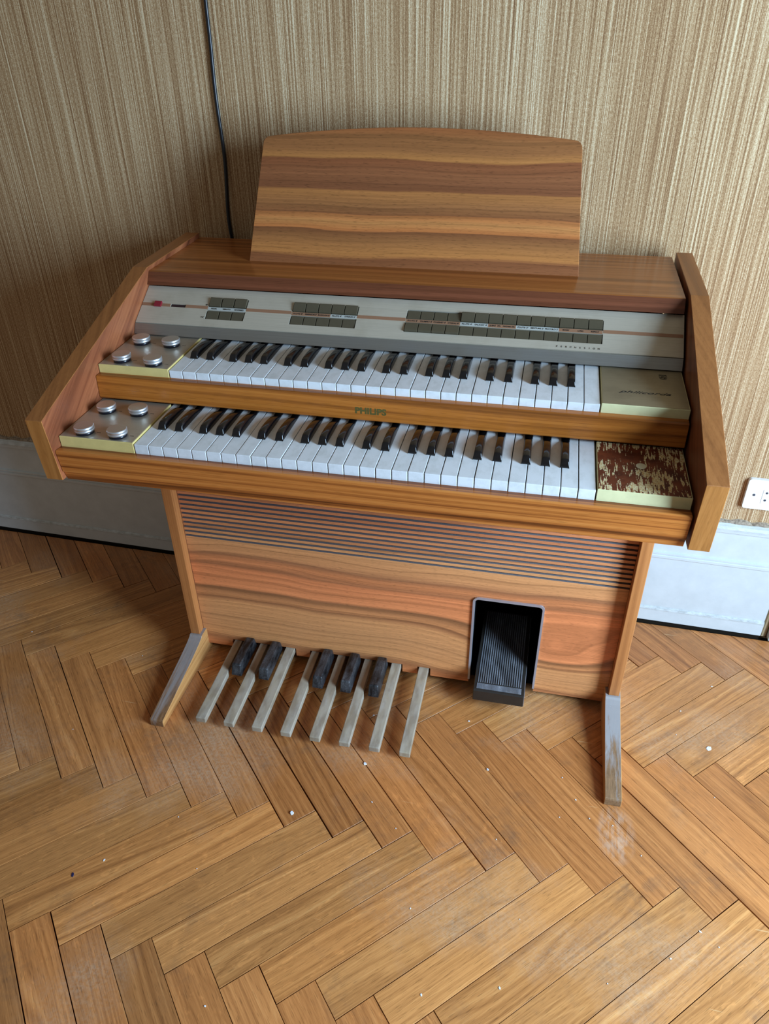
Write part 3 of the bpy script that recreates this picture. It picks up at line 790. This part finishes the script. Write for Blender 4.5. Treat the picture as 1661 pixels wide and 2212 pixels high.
for cx, cy in ((-0.0016, 0.0012), (0.0018, -0.0042)):
    for a in range(4):
        ribbon(bm, [(cx-0.0009*math.cos(a*math.pi/4), cy-0.0009*math.sin(a*math.pi/4)), (cx+0.0009*math.cos(a*math.pi/4), cy+0.0009*math.sin(a*math.pi/4))], 0.00022)
bmesh.ops.transform(bm, matrix=TB(0.4326, 0.2540, 0.0006), verts=bm.verts)
bmesh.ops.solidify(bm, geom=bm.faces[:], thickness=0.0001)
part('shield_emblem', bm, M['ink'], br_u)
# tiny wordmark inside the emblem's top band
text_obj('emblem_lettering', 'PHILIPS', 0.003, TB(0.4326-0.0047, 0.2540+0.0066, 0.0006), M['ink'], br_u, width=0.0094, offset=0.00006)
# maker's name on the rail between the manuals
fa = math.atan2(0.1384-0.1363, 0.7690-0.7335)
text_obj('maker_name', 'PHILIPS', 0.0140, Matrix.Translation((-0.0252, 0.1373, 0.7480)) @ Matrix.Rotation(math.pi/2-fa, 4, 'X') @ Matrix.Translation((0, 0, 0.0001)), M['ink_olive'], mid, width=0.0495, offset=0.0006)

# ---- keys
KP = 0.02334; KX0 = -14.5*KP
def white_me(L):
    bm = box_bm(0.0006, KP-0.0006, 0, L, 0, 0.0175)
    te = [e for e in bm.edges if all(v.co.z > 0.017 for v in e.verts) and (all(v.co.y < 0.001 for v in e.verts) or abs(e.verts[0].co.x-e.verts[1].co.x) < 1e-5)]
    fe = [e for e in bm.edges if abs(e.verts[0].co.z-e.verts[1].co.z) > 0.01 and e.verts[0].co.y < 0.001]
    bevel(bm, 0.0007, 2, te+fe)
    # plain lip line under the playing surface on the front
    me = bpy.data.meshes.new('white_key'); bmesh.ops.recalc_face_normals(bm, faces=bm.faces); bm.to_mesh(me); bm.free(); me.materials.append(M['ivory']); return me
def black_me(L):
    """curved-back sharp: steep front, rounded top falling away to the rear; wider at the base"""
    bm = bmesh.new()
    st = [(0.0, -0.003, 1.0), (0.0, 0.0005, 1.0), (0.0012, 0.0040, 0.90), (0.0040, 0.0095, 0.76), (0.0080, 0.0112, 0.74), (0.018, 0.0120, 0.74), (0.032, 0.0118, 0.74), (0.045, 0.0105, 0.75), (0.058, 0.0078, 0.78), (0.068, 0.0045, 0.82), (0.0715, 0.0030, 0.85), (L, 0.0028, 0.86)]
    hb = 0.0064
    rows = []
    for y, z, k in st:
        ht = hb*k
        rows.append([(-hb, max(y, 0), -0.003), (-hb*0.99, y, min(z, 0.0008)), (-ht-0.0002, y+0.0004, z-0.0009 if z > 0.002 else z), (-ht+0.0009, y+0.0008, z), (ht-0.0009, y+0.0008, z), (ht+0.0002, y+0.0004, z-0.0009 if z > 0.002 else z), (hb*0.99, y, min(z, 0.0008)), (hb, max(y, 0), -0.003)])
    V = [[bm.verts.new(p) for p in r] for r in rows]
    for i in range(len(V)-1):
        for j in range(7):
            try: f = bm.faces.new((V[i][j], V[i][j+1], V[i+1][j+1], V[i+1][j])); f.smooth = True
            except ValueError: pass
    bm.faces.new(V[-1])
    bmesh.ops.remove_doubles(bm, verts=bm.verts, dist=1e-5)
    me = bpy.data.meshes.new('black_key'); bmesh.ops.recalc_face_normals(bm, faces=bm.faces); bm.to_mesh(me); bm.free(); me.materials.append(M['ebony']); return me
boff = {0: -0.0018, 1: 0.0032, 3: -0.0030, 4: 0.0008, 5: 0.0040}
for nm, yf, ztop, L in (('lower', 0.0115, 0.7232, 0.1560), ('upper', 0.1522, 0.7834, 0.1560)):
    WME = white_me(L); BKE = black_me(L-0.0495)
    for i in range(29):
        o = bpy.data.objects.new('white_key', WME); COL.objects.link(o)
        o.location = (KX0+i*KP, yf+random.uniform(-0.0002, 0.0002), ztop-0.0175+random.uniform(-0.0003, 0.0002)); o.rotation_euler = (math.atan(0.024 if nm == 'lower' else 0.035), 0, 0); adopt(o, org)
        if i < 28 and (i % 7) in boff:
            k = bpy.data.objects.new('black_key', BKE); COL.objects.link(k)
            k.location = (KX0+(i+1)*KP+boff[i % 7], yf+0.0490, ztop+0.049*(0.024 if nm == 'lower' else 0.035)); k.rotation_euler = (math.atan(0.024 if nm == 'lower' else 0.035), 0, 0); adopt(k, org)

# ---- stand: posts, side panels, kick panel with slats, feet
for x0, x1 in ((-0.4825, -0.4604), (0.4612, 0.4824)):
    bm = box_bm(x0, x1, 0.2858, 0.3070, 0.0640, 0.6495, 0.0012, 2); part('post', bm, M['post'])
    part('side_panel', box_bm(x0, x1, 0.3072, 0.560, 0.0640, 0.6495), M['cheek_face'])
part('stand_back', box_bm(-0.4602, 0.4610, 0.550, 0.558, 0.03, 0.6495), M['lip'])
part('slat_backing', box_bm(-0.4602, 0.4610, 0.3175, 0.3215, 0.320, 0.6495), M['black_inside'])
def slat_bm(z0, z1):
    bm = box_bm(-0.4602, 0.4610, 0.3080, 0.3174, z0, z1)
    for f in bm.faces:
        if f.normal.z > 0.9: f.material_index = 1
    bevel(bm, 0.0006, 1)
    return bm
gz = [0.3334 + 0.01138*i for i in range(20)]      # centres of the grooves, bottom to top
GH = 0.0025
def slat_face(nm, z0, z1):
    bm = box_bm(-0.4602, 0.4610, 0.3080, 0.3174, z0, z1)
    bmesh.ops.recalc_face_normals(bm, faces=bm.faces)
    for f in bm.faces:
        if f.normal.z > 0.9: f.material_index = 1
    return part(nm, bm, [M['kick'], M['slat_dust']])
for i in range(19): slat_face('slat', gz[i]+GH, gz[i+1]-GH)
part('upper_rail', box_bm(-0.4602, 0.4610, 0.3080, 0.3174, gz[19]+GH, 0.6495), M['kick'])
# kick board with notches for the pedals and the swell opening
SW = (0.1655, 0.3075, 0.0300, 0.2620)
notch = [(-0.3918, -0.2351), (-0.2020, 0.0160), (0.0497, 0.0796)]
bm = bmesh.new(); zb = 0.0192; zt_ = gz[0]-GH; zn = 0.0413
xk = sorted({-0.4602, 0.4610, SW[0], SW[1]} | {v for q in notch for v in q}); zk = [zb, SW[2], zn, SW[3], zt_]
def solid(x, z):
    if any(a < x < b and z < zn for a, b in notch): return False
    if SW[0] < x < SW[1] and z < SW[3]: return False
    return True
cells = {(i, j): solid((xk[i]+xk[i+1])/2, (zk[j]+zk[j+1])/2) for i in range(len(xk)-1) for j in range(len(zk)-1)}
y0, y1 = 0.3080, 0.3174
for (i, j), s_ in cells.items():
    if not s_: continue
    a, b, c, d = xk[i], xk[i+1], zk[j], zk[j+1]
    quad(bm, (a, y0, c), (b, y0, c), (b, y0, d), (a, y0, d)); quad(bm, (a, y1, c), (a, y1, d), (b, y1, d), (b, y1, c))
    if not cells.get((i-1, j)): quad(bm, (a, y0, c), (a, y0, d), (a, y1, d), (a, y1, c))
    if not cells.get((i+1, j)): quad(bm, (b, y0, c), (b, y1, c), (b, y1, d), (b, y0, d))
    if not cells.get((i, j-1)): quad(bm, (a, y0, c), (a, y1, c), (b, y1, c), (b, y0, c))
    if not cells.get((i, j+1)): f = quad(bm, (a, y0, d), (b, y0, d), (b, y1, d), (a, y1, d)); f.material_index = 1 if j == len(zk)-2 else 0
bmesh.ops.remove_doubles(bm, verts=bm.verts, dist=1e-6)
part('kick_board', bm, [M['kick'], M['slat_dust']])
# feet: long tapering boards with a hollow curve up to the post
fprof = [(0.0640, 0.0004), (0.0640, 0.0150), (0.0660, 0.0187), (0.1035, 0.0250), (0.1580, 0.0345), (0.2150, 0.0445), (0.2480, 0.0515), (0.2660, 0.0560), (0.2780, 0.0605), (0.2815, 0.0638), (0.5900, 0.0638), (0.5900, 0.0004)]
for x0, x1, mt in ((-0.4842, -0.4534, 'foot_top_l'), (0.4546, 0.4862, 'foot_top_r')):
    bm = prism_bm(fprof, x0, x1)
    bevel(bm, 0.0008, 1)
    paint_faces(bm, lambda n: 1 if abs(n.x) < 0.5 and n.z > -0.5 else 0)
    part('foot', bm, [M['foot_side'], M[mt]])

# ---- bass pedals
def nat_me(cut):
    """top view outline; the right side is cut back behind the front part where a sharp sits beside it"""
    w = 0.0222; L = 0.30
    if cut: out_ = [(0, 0), (w, 0), (w, 0.128), (w-0.0035, 0.140), (w-0.0035, L), (0, L)]
    else: out_ = [(0, 0), (w, 0), (w, L), (0, L)]
    bm = bmesh.new()
    zf = lambda y: 0.0285+0.052*y; th_ = 0.0125
    a = [bm.verts.new((x, y, zf(y)-th_)) for x, y in out_]; b = [bm.verts.new((x, y, zf(y))) for x, y in out_]
    bm.faces.new(a[::-1]); bm.faces.new(b)
    for i in range(len(out_)): bm.faces.new((a[i], a[(i+1) % len(out_)], b[(i+1) % len(out_)], b[i]))
    bmesh.ops.recalc_face_normals(bm, faces=bm.faces)
    bevel(bm, 0.0022, 3, [e for e in bm.edges if all(v.co.z > zf(v.co.y)-0.001 for v in e.verts) or (all(v.co.y < 0.001 for v in e.verts) and abs(e.verts[0].co.x-e.verts[1].co.x) < 1e-5)])
    me = bpy.data.meshes.new('natural_pedal'); bm.to_mesh(me); bm.free(); me.materials.append(M['pedal_nat']); return me
NC, NN = nat_me(True), nat_me(False)
PX = [-0.3855 + 0.0627*i for i in range(8)]
for i, x in enumerate(PX):
    o = bpy.data.objects.new('natural_pedal', NC if i in (0, 1, 3, 4, 5) else NN); COL.objects.link(o)
    o.location = (x, 0.0815, 0); adopt(o, org)
def sharp_me():
    bm = bmesh.new(); L = 0.0925
    def ring(y, zt2, k): 
        wt = 0.0104*k; wb = 0.0120*k
        return [bm.verts.new(p) for p in ((-wb, y, 0.030), (-wt, y, zt2-0.002), (-wt+0.002, y, zt2), (wt-0.002, y, zt2), (wt, y, zt2-0.002), (wb, y, 0.030))]
    R_ = [ring(-0.006, 0.036, 1.0), ring(-0.001, 0.0575, 0.98), ring(0.002, 0.0600, 1.0), ring(L*0.78, 0.0610, 1.0), ring(L-0.004, 0.0585, 1.0), ring(L, 0.045, 1.0)]
    for i in range(len(R_)-1):
        for j in range(6): bm.faces.new((R_[i][j], R_[i][(j+1) % 6], R_[i+1][(j+1) % 6], R_[i+1][j]))
    bm.faces.new(R_[0][::-1]); bm.faces.new(R_[-1])
    bmesh.ops.recalc_face_normals(bm, faces=bm.faces); bevel(bm, 0.0009, 1)
    # carrier arm running back under the board
    box_bm(-0.008, 0.008, 0.010, 0.26, 0.024, 0.0345, bm=bm)
    me = bpy.data.meshes.new('sharp_pedal'); bm.to_mesh(me); bm.free(); me.materials.append(M['pedal_sharp']); return me
SME = sharp_me()
for i in (0, 1, 3, 4, 5):
    o = bpy.data.objects.new('sharp_pedal', SME); COL.objects.link(o)
    o.location = (PX[i]+0.0222+0.0205 - (0.0008 if i in (0, 3) else 0), 0.2160, 0); adopt(o, org)
part('pedal_frame', box_bm(-0.43, 0.13, 0.385, 0.52, 0.0015, 0.060), M['black_inside'])

# ---- swell pedal in its recess
def frame_out(x0, x1, z0, z1, r):
    P = [(x0+0.0, z0), (x0, z1-r)]
    for k in range(1, 6): a = math.radians(180-90*k/5); P.append((x0+r+r*math.cos(a), z1-r+r*math.sin(a)))
    for k in range(0, 6): a = math.radians(90-90*k/5); P.append((x1-r+r*math.cos(a), z1-r+r*math.sin(a)))
    P.append((x1, z0)); return P
fo = frame_out(0.1640, 0.3090, 0.0300, 0.2650, 0.011); fi = frame_out(0.1682, 0.3048, 0.0300, 0.2608, 0.008)
bm = bmesh.new()
def strip(bm, A, B, ya, yb):
    va = [bm.verts.new((x, ya, z)) for x, z in A]; vb = [bm.verts.new((x, yb, z)) for x, z in B]
    for i in range(len(A)-1): bm.faces.new((va[i], va[i+1], vb[i+1], vb[i]))
strip(bm, fo, fo, 0.3079, 0.3040); strip(bm, fo, fi, 0.3040, 0.3040); strip(bm, fi, fi, 0.3040, 0.3200)
bmesh.ops.remove_doubles(bm, verts=bm.verts, dist=1e-6)
part('swell_trim', bm, M['alu_trim'])
# box of the recess: open at the front
bm = bmesh.new(); x0, x1, z0, z1, ya, yb = 0.1645, 0.3085, 0.0300, 0.2645, 0.3180, 0.500
quad(bm, (x0, ya, z0), (x0, yb, z0), (x0, yb, z1), (x0, ya, z1)); quad(bm, (x1, ya, z0), (x1, ya, z1), (x1, yb, z1), (x1, yb, z0))
quad(bm, (x0, ya, z1), (x0, yb, z1), (x1, yb, z1), (x1, ya, z1)); quad(bm, (x0, yb, z0), (x1, yb, z0), (x1, yb, z1), (x0, yb, z1)); quad(bm, (x0, ya, z0), (x1, ya, z0), (x1, yb, z0), (x0, yb, z0))
bmesh.ops.remove_doubles(bm, verts=bm.verts, dist=1e-6)
part('swell_housing', bm, M['black_inside'])
# the pedal body with a bevelled metal side, a front strip and twenty ribs
sz = lambda y: 0.0705 + (y-0.2375)*0.145
bm = prism_bm([(0.2375, 0.0400), (0.2375, sz(0.2375)-0.001), (0.2400, sz(0.24)), (0.4600, sz(0.46)), (0.4600, 0.060), (0.30, 0.040)], 0.1818, 0.2882)
bevel(bm, 0.0012, 1)
swp = part('swell_pedal', bm, M['rubber_dark'])
nr = 20; xa, xb = 0.1880, 0.2815
for i in range(nr):
    xc = xa + (xb-xa)*(i+0.5)/nr
    bm = poly_bm([(0.2590, sz(0.2590)-0.001), (0.4550, sz(0.4550)-0.001), (0.4550, sz(0.4550)+0.0014), (0.2590, sz(0.2590)+0.0014)], lambda u, v, d: Vector((d, u, v)), xc-0.00135, xc+0.00135, 0.0004, 1)
    part('rib', bm, M['rubber'], swp)
bm = poly_bm([(0.2425, sz(0.2425)-0.001), (0.2560, sz(0.2560)-0.001), (0.2560, sz(0.2560)+0.0012), (0.2425, sz(0.2425)+0.0012)], lambda u, v, d: Vector((d, u, v)), xa, xb, 0.0004, 1)
part('toe_strip', bm, M['rubber'], swp)
bm = poly_bm([(0.2390, 0.0405), (0.2390, sz(0.239)-0.0015), (0.4550, sz(0.4550)-0.0015), (0.4550, 0.061), (0.30, 0.0405)], lambda u, v, d: Vector((d, u, v)), 0.2882, 0.2890)
tag(part('side_plate', bm, M['alu_trim'], swp), 'bright metal side plate')
# pedal bracket down to the base
part('pedal_bracket', box_bm(0.20, 0.27, 0.44, 0.545, 0.0015, 0.06), M['black_inside'])

# ------------------------------------------------------------------ litter on the floor
def chip(name, x, y, r, h, mat, label, cat, group=None, k=7, sx=1.0):
    bm = bmesh.new()
    rnd = random.Random(int(abs(x*9173+y*7919)*10))
    P = [(r*sx*rnd.uniform(0.65, 1.15)*math.cos(2*math.pi*i/k), r*rnd.uniform(0.65, 1.15)*math.sin(2*math.pi*i/k)) for i in range(k)]
    a = [bm.verts.new((u, v, 0)) for u, v in P]; b = [bm.verts.new((u*0.8, v*0.8, h*rnd.uniform(0.7, 1))) for u, v in P]
    bm.faces.new(a[::-1]); bm.faces.new(b)
    for i in range(k): bm.faces.new((a[i], a[(i+1) % k], b[(i+1) % k], b[i]))
    o = mesh_obj(name, bm, mat, None, loc=(x, y, 0.0004)); o.rotation_euler = (0, 0, rnd.uniform(0, 6))
    return tag(o, label, cat, group)
chip('plaster_flake', 0.668, 0.241, 0.0062, 0.0012, M['chip'], 'largest white plaster flake, on the parquet near the right edge', 'debris')
chip('plaster_lump', -0.012, 0.061, 0.0036, 0.0026, M['chip'], 'small pale plaster lump on the floor just in front of the seventh bass pedal', 'debris')
chip('plaster_lump', -0.122, -0.077, 0.0042, 0.0040, M['chip'], 'grey-white plaster lump on a reddish parquet block in front of the pedals', 'debris')
chip('blue_flake', -0.463, -0.272, 0.0028, 0.0008, M['chip_blue'], 'tiny dark blue flake on the parquet at the left', 'debris', sx=2.0)
chip('plaster_lump', 0.2310, 0.097, 0.0028, 0.0022, M['chip'], 'small pale lump on the floor in front of the swell pedal', 'debris')
rnd = random.Random(11)
spots = [(-0.023, 0.186, 'under the gap between the sixth and seventh bass pedals'), (0.377, 0.108, 'between the swell pedal and the right foot'), (0.606, 0.262, 'just left of the largest flake'), (-0.909, 0.271, 'near the left edge, on the golden blocks'), (0.40, 0.06, 'just left of the right foot'),
    (0.43, 0.030, 'at the left front corner of the right foot'), (0.375, 0.02, 'a hand left of the right foot tip'), (0.18, 0.21, 'below the left corner of the swell pedal'),
    (0.47, 0.02, 'right in front of the right foot tip'), (0.60, -0.15, 'at the lower right, upper of a close pair'), (0.63, -0.165, 'at the lower right, lower of a close pair'),
    (0.55, -0.20, 'near the bottom right corner'), (0.31, -0.19, 'on a golden block below the right foot'), (0.17, -0.335, 'at the bottom edge, right of the middle'),
    (-0.145, -0.42, 'at the bottom edge, left of the middle'), (-0.42, -0.235, 'just right of the dark blue flake'), (-0.25, -0.215, 'on the golden blocks left of the middle'),
    (0.02, -0.02, 'a little in front of the rightmost bass pedal'), (-0.60, 0.25, 'left of the post of the left foot'), (-0.64, 0.02, 'on a reddish block left of the left foot'),
    (0.62, 0.33, 'right of the right post, towards the skirting'), (0.70, 0.42, 'on the floor close to the white skirting'), (0.08, -0.07, 'below the middle of the pedals'),
    (0.26, -0.05, 'on a reddish block between the pedals and the right foot'), (0.52, -0.03, 'just right of the dusty patch before the right foot'), (0.29, -0.30, 'low on the floor, right of the middle'),
    (-0.33, -0.13, 'in front of the left foot'), (0.66, 0.12, 'near the right edge, below the largest flake'), (0.13, -0.21, 'in the middle of the lower floor'), (0.45, -0.26, 'near the bottom edge at the right')]
for x, y, where in spots:
    chip('plaster_crumb', x+rnd.uniform(-0.003, 0.003), y+rnd.uniform(-0.003, 0.003), rnd.uniform(0.0010, 0.0019), 0.0008, M['chip'], 'tiny white plaster crumb '+where, 'debris', 'plaster crumbs scattered on the floor', 6, rnd.uniform(1, 1.8))
